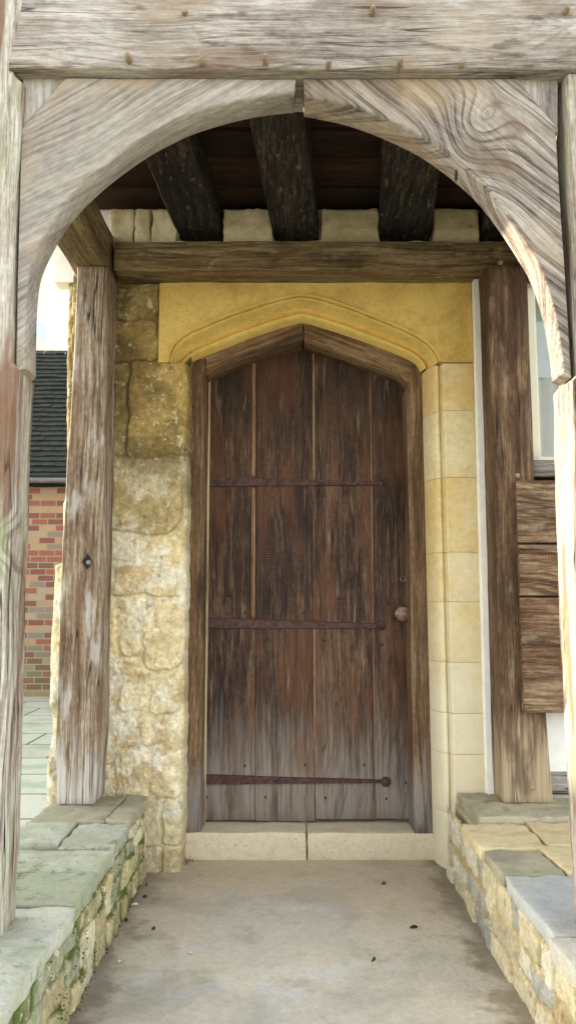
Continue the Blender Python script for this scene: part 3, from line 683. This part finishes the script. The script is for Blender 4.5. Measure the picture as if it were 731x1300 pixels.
# worn cover strip on the first joint above the middle hinge
for (x_, v0, v1) in ((322, 440, 604), (322, 619, 783)):
    tim('joint_strip', dr, M['doorstrip'], 'z', PZ(v1, YD), PZ(v0, YD), (PX(319.5, 600, YD), PX(324.5, 600, YD)), (YD-.004, YD+.01), r=.002, amp=.0005)
for (px, w_, v0, v1) in ((399, 2.4, 438, 610), (399, 2.6, 618, 786), (399, 2.4, 799, 984), (473.5, 1.1, 470, 611), (473.5, 1.2, 617, 1040)):  # narrow pale strips added to draw the planks' splintered edges
    tim('joint_strip', dr, M['doorstrip'], 'z', PZ(v1, YD), PZ(v0, YD), (PX(px, 800, YD)-w_/2/1000*YD, PX(px, 800, YD)+w_/2/1000*YD), (YD-.0015, YD+.01), r=.001, amp=.0006, freq=20)
tim('edge_strip', dw, M['paleoak'], 'z', .125, PZ(480, YD), (-.3965, -.388), (YD-.035, YD-.003), r=.002, amp=.0005)  # thin pale strip added along the frame's inner edge
box('leak_backing', dw, M['darkroom'], (-.70, .86), (YD+.09, YD+.13), (.12, 2.68))  # added sheet behind door and frame, blocks sky showing through gaps
for (l0, l1, r0, r1, xa, xb, fx, fy, fr_) in ((605, 618, 611.5, 616, 264, 478, 483, 613.5, 5), (784, 798, 791.5, 798, 262.5, 477, 484, 794.5, 5.6), (983, 996.5, 990, 994.5, 260.5, 484, 489.5, 992.5, 6)):
    y_ = YD-.010; verts = []; faces = []; n_ = 16
    for k in range(n_+1):
        t = k/n_; px = xa+(xb-xa)*t; top = l0+(r0-l0)*t; bo = l1+(r1-l1)*t
        for (v_, yy_) in ((bo, YD+.002), (bo-.6, y_+.001), (top+.6, y_), (top, YD+.002)):
            x_, z_ = P(px, v_, YD-.004); verts.append((x_, yy_+.0012*mnoise.noise(Vector((px*.05, v_*.3, 0))), z_))
    for k in range(n_):
        for j in range(3): faces.append((k*4+j, (k+1)*4+j, (k+1)*4+j+1, k*4+j+1))
    faces.append((0, 1, 2, 3)); faces.append(tuple(n_*4+j for j in range(4)))
    sp_ = link('strap_hinge', mesh_from(verts, faces, None, False), M['iron'], dr)
    cx_, cz_ = P(fx, fy, YD-.004); rad = fr_/1000*YD
    lathe('round_end', sp_, M['iron'], [(rad, -.002), (rad, .007), (rad*.85, .010), (rad*.45, .010), (rad*.42, .014), (rad*.2, .016)], (cx_, YD, cz_))
    for px in (300, 352, 410, 455):
        t = (px-xa)/(xb-xa); v_ = (l0+(r0-l0)*t+l1+(r1-l1)*t)/2; nx_, nz_ = P(px, v_, YD-.01)
        lathe('nail', sp_, M['iron'], [(.007, 0), (.006, .003), (.003, .0045)], (nx_, YD-.010, nz_), n=10)
for (px, py) in ((311, 972), (387, 971), (462, 971), (262.5, 1012), (337, 1012), (413, 1013), (490, 1014), (515, 994), (410, 629), (291, 756), (385, 778), (457, 773), (470, 800), (339, 812), (411, 813), (485, 818), (311, 778), (323, 779), (430, 760)):
    x_, z_ = P(px, py, YD); lathe('nail', dr, M['black'], [(.0045, -.002), (.0045, .002), (.0025, .0035)], (x_, YD, z_), n=8, squash=(1, 1.3))
x_, z_ = P(509, 779, YD-.06)
kn = lathe('door_knob', dr, M['knob'], [(.030, -.002), (.030, .006), (.013, .010), (.012, .030), (.026, .036), (.038, .046), (.041, .058), (.038, .066), (.028, .070), (.012, .068)], (x_+.008, YD, z_), n=24, facets=.008)
x_, z_ = P(511.5, 735, YD)
lk = lathe('lock_plate', dr, M['knob'], [(.017, -.002), (.017, .005), (.013, .007), (.008, .004)], (x_, YD, z_), n=20)
lathe('keyhole', lk, M['black'], [(.0045, .003), (.0045, .0075)], (x_, YD, z_), n=8, squash=(.7, 1.9))

# ------------------------------------------------------------------ timber porch
YB = 2.075; ZB = 2.640
pc = thing('timber_porch', (0, 2.7, .33), 'weathered grey oak porch with two curved braces forming a round arch before the door', 'porch')
bl = lambda t: (0, 0, 0, 0)
# front crossbeam; left end cut on the slant
e0 = P(11, 80, 2.04); e1 = P(28, 0, 2.04)
zt = 2.97
sl_ = (e1[0]-e0[0])/(e1[1]-e0[1])
n_ = 50; ins_ = []; out_ = []
for k in range(n_):
    t = k/(n_-1); xx0 = e0[0]; xx1 = 1.25
    wob_ = .004*mnoise.noise(Vector((t*9, 3, 0)))
    ins_.append(Vector((xx0+(xx1-xx0)*t, ZB+.002+wob_-.004*math.sin(t*3)))); out_.append(Vector((xx0+sl_*(zt-ZB)*(1-t)+(xx1-xx0)*t, zt)))
cb = prism('crossbeam', pc, M['front'], ins_, out_, 2.04, 2.24, grain=(1, 0), rows=14, bev=.005, amp=.004)
for (px, py, rr_) in ((163, 72, 5), (256, 75, 5), (337, 75, 4.5), (417, 78, 4.2), (508, 78, 4.6), (588, 77, 5), (234, 11, 4.5), (473, 12, 4.5), (720, 9, 5)):
    x_, z_ = P(px, py, 2.02); ra_ = rr_/1000*2.0
    pl_ = RND.uniform(.6, 1.5); lathe('peg', cb, M['peg'], [(ra_*RND.uniform(.9, 1.15), -.02), (ra_*.95, .014*pl_), (ra_*.75, .022*pl_), (ra_*RND.uniform(.3, .6), .026*pl_)], (x_, 2.04, z_), n=RND.choice((6, 7, 8)), facets=.08)
# braces
fin = [(47, 480), (47.5, 448), (48.5, 400), (52, 365), (58, 345), (67, 326), (80, 302), (100, 275), (125, 250), (150, 229), (185, 204), (215, 187), (250, 171), (305, 155), (345, 148), (373.5, 145)]
def brace(fin, keys, okeys, otop, mat, grain):
    ip = smooth_poly([P(a_, b_, YB+.10) for a_, b_ in fin], 90)
    o_ = []
    kx_ = [P(a_, b_, YB) for a_, b_ in okeys]
    idx = [int(round(k*89)) for k in keys]
    for s_ in range(len(idx)-1):
        for i in range(idx[s_], idx[s_+1]):
            t = (i-idx[s_])/(idx[s_+1]-idx[s_]); o_.append(Vector(kx_[s_]).lerp(Vector(kx_[s_+1]), t))
    o_.append(Vector(kx_[-1]))
    for q in o_: q.y = min(q.y, ZB-.001)
    return prism('arched_brace', pc, mat, ip, o_, YB, YB+.10, grain=grain, rows=16, bev=.007, amp=.003)
b1 = brace(fin, (0, .42, .60, 1), ((19, 474), (27, 160), (84, 96), (375.5, 96)), 0, M['brace'], (1, .62))
fin = [(699, 486), (694.5, 446), (686, 402), (671, 358), (650, 322), (630, 292), (605, 260), (575, 232), (540, 206), (505, 187), (465, 170), (430, 159), (386, 150)]
b2_ = brace(fin, (0, .42, .58, 1), ((726, 478), (705, 158), (656, 96), (384.5, 96)), 0, M['brace_knot'], (-1, .9))
def tri(pts, y0, y1, nm):
    v0 = [(*P(a_, b_, y0),) for a_, b_ in pts]; vs = [(x_, y0, z_) for x_, z_ in v0]+[(x_, y1, z_) for x_, z_ in v0]
    return link(nm, mesh_from(vs, [(0, 1, 2), (3, 5, 4), (0, 3, 4, 1), (1, 4, 5, 2), (2, 5, 3, 0)], [(v_[0], v_[1], v_[2]) for v_ in vs], False), M['greyrail'], pc)
tri(((30, 97), (92, 97), (30, 170)), YB+.012, YB+.06, 'corner_wedge')
tri(((650, 97), (707, 97), (707, 170)), YB+.012, YB+.06, 'corner_wedge')
# knot hole in the right brace
x_, z_ = P(579, 222, YB-.001); kh = lathe('knot_hole', b2_, M['black'], [(.007, -.01), (.007, .0008), (.004, .0012)], (x_, YB, z_), n=9, squash=(.6, 2.4))
# left front post: notched under the beam, waney inner face
zp0 = .325
def lmod(t):
    z_ = zp0+t*(3.0-zp0); d = 0
    if z_ > ZB-.02: d = -.045+ (z_-ZB)*sl_*.9
    elif z_ > PZ(470, 2.06): d = -.022+.004*math.sin(z_*5)
    else: d = .004*math.sin(z_*3.1)+.004*mnoise.noise(Vector((z_*4, 0, 0)))
    return (0, d, 0, 0)
tim('front_post', pc, M['post'], 'z', zp0, 3.0, (-.95, -.723), (2.052, 2.21), r=.012, amp=.006, seg=110, mod=lmod, ne=5)
def rmod(t):
    z_ = zp0+t*(ZB-zp0)
    return (.020 if z_ > PZ(478, 2.06) else .004*math.sin(z_*4), 0, 0, 0)
tim('front_post', pc, M['post'], 'z', zp0, ZB-.001, (.757, .96), (2.056, 2.215), r=.010, amp=.004, seg=110, mod=rmod, ne=5)
# back posts
bp = tim('back_post', pc, M['backpost'], 'z', .335, 2.645, (-.945, -.792), (3.35, 3.538), r=.010, amp=.008, freq=4, seg=80, ne=5, seed=21.3, mod=lambda t: (-.012*math.sin(t*5.2)-.010*(1-t), .006*math.sin(t*4), 0, 0))
x_, z_ = P(111, 713, 3.345)
pl = link('iron_bolt', mesh_from([(x_-.022, 3.343, z_), (x_, 3.343, z_-.033), (x_+.022, 3.343, z_), (x_, 3.343, z_+.033), (x_-.022, 3.352, z_), (x_, 3.352, z_-.033), (x_+.022, 3.352, z_), (x_, 3.352, z_+.033)], [(0, 1, 2, 3), (0, 4, 5, 1), (1, 5, 6, 2), (2, 6, 7, 3), (3, 7, 4, 0)], None, False), M['black'], bp)
x2_, z2_ = P(113, 714, 3.34); 
lathe('iron_bolt', bp, M['gutter'], [(.011, 0), (.010, .006), (.006, .011), (.002, .012)], (x2_, 3.343, z2_), n=12)
tim('back_post', pc, M['rightpost'], 'z', .345, 2.645, (.882, 1.055), (3.34, 3.52), r=.010, amp=.005, freq=4, seg=80, ne=5, mod=lambda t: (0, .03*(1-t)**6+.004*math.sin(t*6), 0, 0))
for (px, py) in ((656, 604), (675, 1000), (635, 333)):
    x_, z_ = P(px, py, 3.34); lathe('peg', pc, M['peg'], [(.012, -.01), (.011, .005), (.007, .008)], (x_, 3.342, z_), n=10)
# back beam and side beams
ZBT = PZ(307, 3.40)
tim('back_beam', pc, M['plate'], 'x', PX(145, 330, 3.4), 1.6, (3.395, 3.56), (2.645, ZBT), r=.008, amp=.005, ne=5)
tim('side_beam', pc, M['plate'], 'y', 2.245, 3.56, (-.97, -.80), (2.648, 2.83), r=.008, amp=.004)
tim('side_beam', pc, M['plate'], 'y', 2.245, 3.39, (1.02, 1.2), (2.648, 2.83), r=.008, amp=.004)
# ceiling joists, running slightly askew and rising towards the front
sk, ri = -.095, .083                                                  # per metre towards the camera
ZJ = PZ(300, 3.5)
def joist(px_far, wpx, mat=M['rafter']):
    xf = PX(px_far, 300, 3.5); hw = wpx/2/950*3.5; y0 = 2.26; y1 = 3.56; L_ = y1-y0
    def jm(t):
        yy_ = y1-(y0+L_*t); return (sk*yy_, sk*yy_, ri*yy_, ri*yy_)
    return tim('ceiling_joist', pc, mat, 'y', y0, y1, (xf-hw, xf+hw), (ZJ, ZJ+.15), r=.008, amp=.004, mod=jm, ne=4)
for c_ in ((255, 55), (376.5, 57), (515, 64), (632, 40), (745, 60)): joist(*c_)
# ceiling boards lie across the joists
yb = 3.56; k = 0
while yb > 2.24:
    w_ = (.19, .22, .17, .21, .2, .23, .2)[k % 7]; y0_ = max(2.2, yb-w_)
    zlo = ZJ+.15+ri*(3.56-yb)+.002
    tim('ceiling_board', pc, M['ceiling'], 'x', -1.1, 1.65, (y0_+.003, yb-.001), (zlo+ri*w_*.5, zlo+.03+ri*w_*.5), r=.003, amp=.0015, mod=None)
    yb = y0_; k += 1
box('light_block_roof', pc, M['tile'], (-1.12, 1.7), (2.0, 3.75), (3.17, 3.26))  # unseen cover added over the ceiling to block daylight
box('leak_block_panel', pc, M['plaster'], (-1.1, 1.65), (3.565, 3.66), (2.66, 3.165))  # added behind the infill to stop sky light leaking through
box('light_block_front', pc, M['greyrail'], (-1.1, 1.65), (2.06, 2.10), (2.975, 3.168))  # unseen front of the added light-blocking cover
# limewashed infill between the joists
def infill(px0, px1):
    x0_ = PX(px0, 290, 3.47); x1_ = PX(px1, 290, 3.47)
    rock('mortar_infill', pc, M['lime'], (x0_, x1_), (3.455, 3.56), (ZBT-.004, ZJ+.112), r=.010, amp=.009, freq=14, step=.012)
for a_, b_ in ((172, 192), (193.5, 226), (284, 346), (407, 481), (550, 606), (652, 700)): infill(a_, b_)
infill(141, 171)
tim('mortar_bed', pc, M['lime'], 'x', PX(150, 303, 3.43), PX(690, 303, 3.43), (3.415, 3.50), (ZBT-.004, ZBT+.010), r=.004, amp=.006, freq=18, seg=110)

# ------------------------------------------------------------------ timber framed wall with window on the right
tf = thing('timber_framed_wall', (1.4, 3.5, .33), 'timber framed wall with window, brown boards and white plaster right of the dark post', 'wall')
box('plaster_panel', tf, M['plaster'], (.858, .90), (3.500, 3.70), (.33, 2.66))
YR = 3.46
def rz(v_): return PZ(v_, YR)
box('plaster_panel', tf, M['plaster'], (1.0, 3.2), (YR+.01, YR+.12), (rz(980), rz(880)))
tim('rail', tf, M['greyrail'], 'x', 1.062, 3.2, (YR-.01, YR+.12), (rz(1006), rz(980)), r=.005)
tim('rail', tf, M['greyrail'], 'x', 1.062, 3.2, (YR-.02, YR+.12), (.335, rz(1008)), r=.005)
tim('window_sill', tf, M['greyrail'], 'x', 1.058, 3.2, (YR-.045, YR+.12), (rz(607), rz(586)), r=.006)
for (a_, b_) in ((609, 688.5), (691.5, 756.5), (758.5, 905)):
    tim('board', tf, M['board'], 'x', PX(658.5, 700, 3.30), 1.75, (3.305+(.006 if a_ == 609 else 0), 3.335), (PZ(b_, 3.3), PZ(a_, 3.3)), r=.004, amp=.002)
box('board_backing', tf, M['darkroom'], (1.06, 1.72), (3.336, YR+.1), (PZ(900, 3.3), PZ(611, 3.3)))
wn = link('window', mesh_from([(0, 0, 0)], []), None, tf) if False else None
wf = tim('window', tf, M['plate'], 'z', rz(586), 2.64, (1.062, 1.092), (YR, YR+.10), r=.004)
tim('frame', wf, M['cream'], 'z', rz(584)+.02, 2.60, (1.095, 1.135), (YR+.03, YR+.08), r=.004, amp=.0003)
tim('frame', wf, M['cream'], 'x', 1.096, 1.9, (YR+.032, YR+.078), (rz(586)+.001, rz(578)), r=.004, amp=.0003)
tim('frame', wf, M['cream'], 'z', rz(578), 2.60, (1.86, 1.9), (YR+.034, YR+.078), r=.004, amp=.0003)
box('pane', wf, M['glass'], (1.13, 1.87), (YR+.05, YR+.056), (rz(580), 2.60))
box('blind', wf, M['blind'], (1.12, 1.88), (YR+.12, YR+.125), (rz(470), 2.95))
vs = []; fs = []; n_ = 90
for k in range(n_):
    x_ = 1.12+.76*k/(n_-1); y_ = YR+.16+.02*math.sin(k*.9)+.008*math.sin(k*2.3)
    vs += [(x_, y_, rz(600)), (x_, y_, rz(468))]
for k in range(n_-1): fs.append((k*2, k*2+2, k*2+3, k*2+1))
link('reflection_sheet', mesh_from(vs, fs), M['reflection_sheet'], wf)  # added wavy sheet whose colour stands in for the glass reflection
box('interior', wf, M['darkroom'], (1.0, 3.2), (YR+.5, YR+.52), (.3, 3.15))
box('plaster_panel', tf, M['plaster'], (1.9, 3.2), (YR+.01, YR+.12), (rz(586), 2.66))

# ------------------------------------------------------------------ low walls either side
def low_wall(side, xf, seed, pal, mortar, label):
    t = thing('low_stone_wall', (side*.8, 2.3, 0), label, 'low wall')
    y0_, y1_ = 1.15, 3.50; rs = random.Random(seed); sts = []
    z_ = -.01
    while z_ < .29:
        h_ = rs.uniform(.07, .12); y_ = y0_-rs.uniform(0, .1)
        while y_ < y1_:
            w_ = rs.uniform(.08, .24); zj = rs.uniform(-.012, .012)
            sts.append((y_+.004, z_+.004+zj, y_+w_-.004, z_+h_-.004+zj, rs.choice(pal), rs.uniform(.018, .028), rs.uniform(.55, .80), .014)); y_ += w_+.006
        z_ += h_+.004
    ny_, nz_ = 520, 76
    Yv, Zv = np.meshgrid(np.linspace(y0_, y1_, ny_), np.linspace(-.02, .295, nz_))
    Hh, Cc = stone_field(Yv, Zv, sts, mortar, .013, seed, rough=.009, warp=.024)
    if side < 0:                                                # moss growing in the joints of the left wall
        mk = sst(.04, .16, fbm(Yv, Zv, 10, 77, 4)+.10*sst(2.6, 1.9, Yv))[..., None]
        jn = sst(.026, .015, Hh)[..., None]
        mg = np.array([.07, .105, .018])*(1+.8*fbm(Yv, Zv, 60, 5, 3)[..., None])
        k_ = np.clip(mk*(.25+.75*jn), 0, 1)*.9; Cc = Cc*(1-k_)+mg*k_; Hh = Hh+k_[..., 0]*(.006+.01*fbm(Yv, Zv, 70, 8, 3))
    bow = .03*np.sin((Yv-1.2)*1.3)*0
    Xv = xf-side*(Hh-.03)+bow
    face = np.stack([Xv, Yv, Zv], -1)
    link('masonry', grid_mesh(face if side > 0 else face[:, ::-1], Cc if side > 0 else Cc[:, ::-1]), M['rubble'], t)
    xa, xb = sorted((xf+side*.045, side*(.975 if side < 0 else 1.25)))
    box('core', t, M['joint' if side < 0 else 'lime'], (xa, xb), (y0_+.005, y1_), (0, .30))
    return t
lw = low_wall(-1, -.600, 5, [(186, 172, 130), (168, 158, 120), (198, 188, 156), (168, 154, 118), (150, 150, 122)], (112, 106, 66), 'low rubble wall with mossy joints and pale green coping slabs')
rwl = low_wall(1, .672, 9, [(196, 182, 146), (178, 164, 132), (206, 196, 170), (168, 148, 108), (160, 156, 142)], (176, 156, 112), 'low rubble wall with yellow and blue grey coping stones')
def cop(par, mat, x, y, z=(.285, .33), label=None, **k):
    o = rock('coping_slab', par, mat, x, (y[0]+.005, y[1]-.005), (z[0], z[1]+RND.uniform(-.004, .004)), r=k.get('r', .005), amp=k.get('amp', .006), freq=15, step=.02, warp=.012)
    if label: o['label'] = label
    return o
CM, CB, CY, CU = M['coping_moss'], M['coping_brown'], M['coping_yellow'], M['coping_blue']
cop(lw, CB, (-.985, -.70), (3.12, 3.52), (.29, .335), 'brown coping slab under the back post'); cop(lw, CB, (-.693, -.600), (3.12, 3.52), (.29, .332)); cop(lw, CM, (-.99, -.80), (2.86, 3.115)); cop(lw, CM, (-.793, -.598), (2.80, 3.112))
cop(lw, CM, (-.98, -.585), (2.565, 2.79)); cop(lw, CM, (-.98, -.83), (2.29, 2.556)); cop(lw, CM, (-.822, -.588), (2.285, 2.556))
cop(lw, CM, (-.98, -.585), (1.72, 2.277)); cop(lw, CM, (-.98, -.59), (1.15, 1.71))
cop(rwl, CB, (.735, 1.25), (3.14, 3.52), (.29, .345), 'brown coping stone under the dark post'); cop(rwl, CY, (.665, .90), (2.83, 3.13), (.28, .325), 'yellow coping stone'); cop(rwl, CY, (.91, 1.25), (2.85, 3.13), (.28, .328))
cop(rwl, CB, (.668, .86), (2.56, 2.82), (.28, .322)); cop(rwl, CY, (.87, 1.25), (2.57, 2.84), (.28, .325)); cop(rwl, CU, (.670, 1.25), (2.10, 2.55), (.28, .328), 'blue grey coping stone')
cop(rwl, CU, (.655, 1.25), (1.62, 2.09), (.28, .326)); cop(rwl, CB, (.655, 1.25), (1.15, 1.61), (.28, .326))

# moss tufts in the joints and on the left wall face
def clumps(name, parent, mat, pts, seed):
    rs = random.Random(seed); verts = []; faces = []
    for (c, rad, nn) in pts:
        for _ in range(nn):
            q = Vector(c)+Vector((rs.gauss(0, rad[0]), rs.gauss(0, rad[1]), rs.gauss(0, rad[2]))); s_ = rs.uniform(.0015, .004)
            k_ = len(verts); dirs = [Vector((rs.gauss(0, 1), rs.gauss(0, 1), rs.gauss(0, 1))).normalized()*s_ for _ in range(4)]
            verts += [tuple(q+d) for d in dirs]; faces += [(k_, k_+1, k_+2), (k_, k_+2, k_+3), (k_, k_+3, k_+1), (k_+1, k_+3, k_+2)]
    o = link(name, mesh_from(verts, faces, None, False), mat, parent); o['kind'] = 'stuff'; return o
rs = random.Random(2)
pts = [((-.80, y_, .322), (.10, .004, .003), 50) for y_ in (2.56, 2.795, 2.281, 3.117)]+[((-.797, y_, .322), (.003, .07, .003), 25) for y_ in (2.95, 2.42)]
pts += [((-.597, rs.uniform(1.5, 3.1), rs.uniform(.02, .26)), (.003, .014, .03), 24) for _ in range(20)]
clumps('moss', lw, M['moss'], pts, 3)
pts = [((-.605+.006*math.sin(y_*9), y_, .006), (.008, .03, .003), 26) for y_ in np.linspace(1.5, 3.45, 34)]+[((-.455, 3.68, .012), (.02, .03, .006), 160)]
o = clumps('dirt', None, M['dirt'], pts, 5); tag(o, kind='stuff'); tag(o, 'dark grit and crumbs gathered along the foot of the left low wall', 'dirt')

# ------------------------------------------------------------------ litter on the floor
def G0(px, py):
    up = 650-py; fw = F*cT-up*sT; dz = F*sT+up*cT; y = -CAMZ/dz*fw; return ((px-365.5)/fw*y, y)
def litter(name, px, py, s_, ang, mat, label, cat, grp=None):
    x_, y_ = G0(px, py); verts = []; faces = []; n_ = 7
    for k_ in range(n_):
        t = k_/(n_-1); wd = s_*.12*math.sin(math.pi*(.06+.9*t)); cz_ = .003+.006*math.sin(t*3)
        verts += [(s_*(t-.5), -wd, .002+cz_*.4), (s_*(t-.5), 0, cz_+.004), (s_*(t-.5), wd, .002+cz_*.5), (s_*(t-.5), 0, .0005)]
    for k_ in range(n_-1):
        for j in range(4): faces.append((k_*4+j, k_*4+(j+1) % 4, (k_+1)*4+(j+1) % 4, (k_+1)*4+j))
    faces += [(0, 1, 2, 3), tuple((n_-1)*4+j for j in range(4))]
    o = link(name, mesh_from(verts, faces), mat); o.location = (x_, y_, .006); o.rotation_euler = (0, 0, ang); return tag(o, label, cat, grp)
GL = 'dead leaf scraps on the concrete floor'
litter('dead_leaf', 195, 1183, 0.015, .6, M['leaf'], 'dark dead leaf scrap lying alone on open concrete, well clear of every wall', 'leaf', GL)
litter('dead_leaf', 186, 1127, 0.013, 1.2, M['leaf'], 'small dark leaf scrap in the corner below the rubble pier', 'leaf', GL)
litter('dead_leaf', 184, 1142, 0.018, .1, M['leaf'], 'thin dark leaf scrap just beside the pale flat stone chip', 'leaf', GL)
litter('dead_leaf', 160, 1172, 0.015, .3, M['leaf'], 'dark leaf scrap touching the foot of the low wall with mossy copings', 'leaf', GL)
litter('dead_leaf', 487, 1125, 0.017, 0, M['leaf'], 'dark brown leaf scrap just in front of the door step', 'leaf', GL)
litter('dead_leaf', 525, 1181, 0.028, .1, M['leaf'], 'longest thin brown scrap, near the low wall with yellow copings', 'leaf', GL)
litter('dead_leaf', 474, 1223, 0.024, .9, M['leaf'], 'slanting thin leaf stalk alone on the open concrete', 'leaf', GL)
GP = 'pale stone chips on the concrete floor'
litter('stone_chip', 171, 1152, .028, .1, M['paleleaf'], 'largest pale flat stone chip near the foot of the mossy low wall', 'stone chip', GP)
litter('stone_chip', 242, 1214, .014, .4, M['paleleaf'], 'tiny white stone chip out on the open concrete', 'stone chip', GP)
litter('stone_chip', 152, 1225, .014, .8, M['paleleaf'], 'tiny white stone chip nearest the mossy low wall and the front post', 'stone chip', GP)
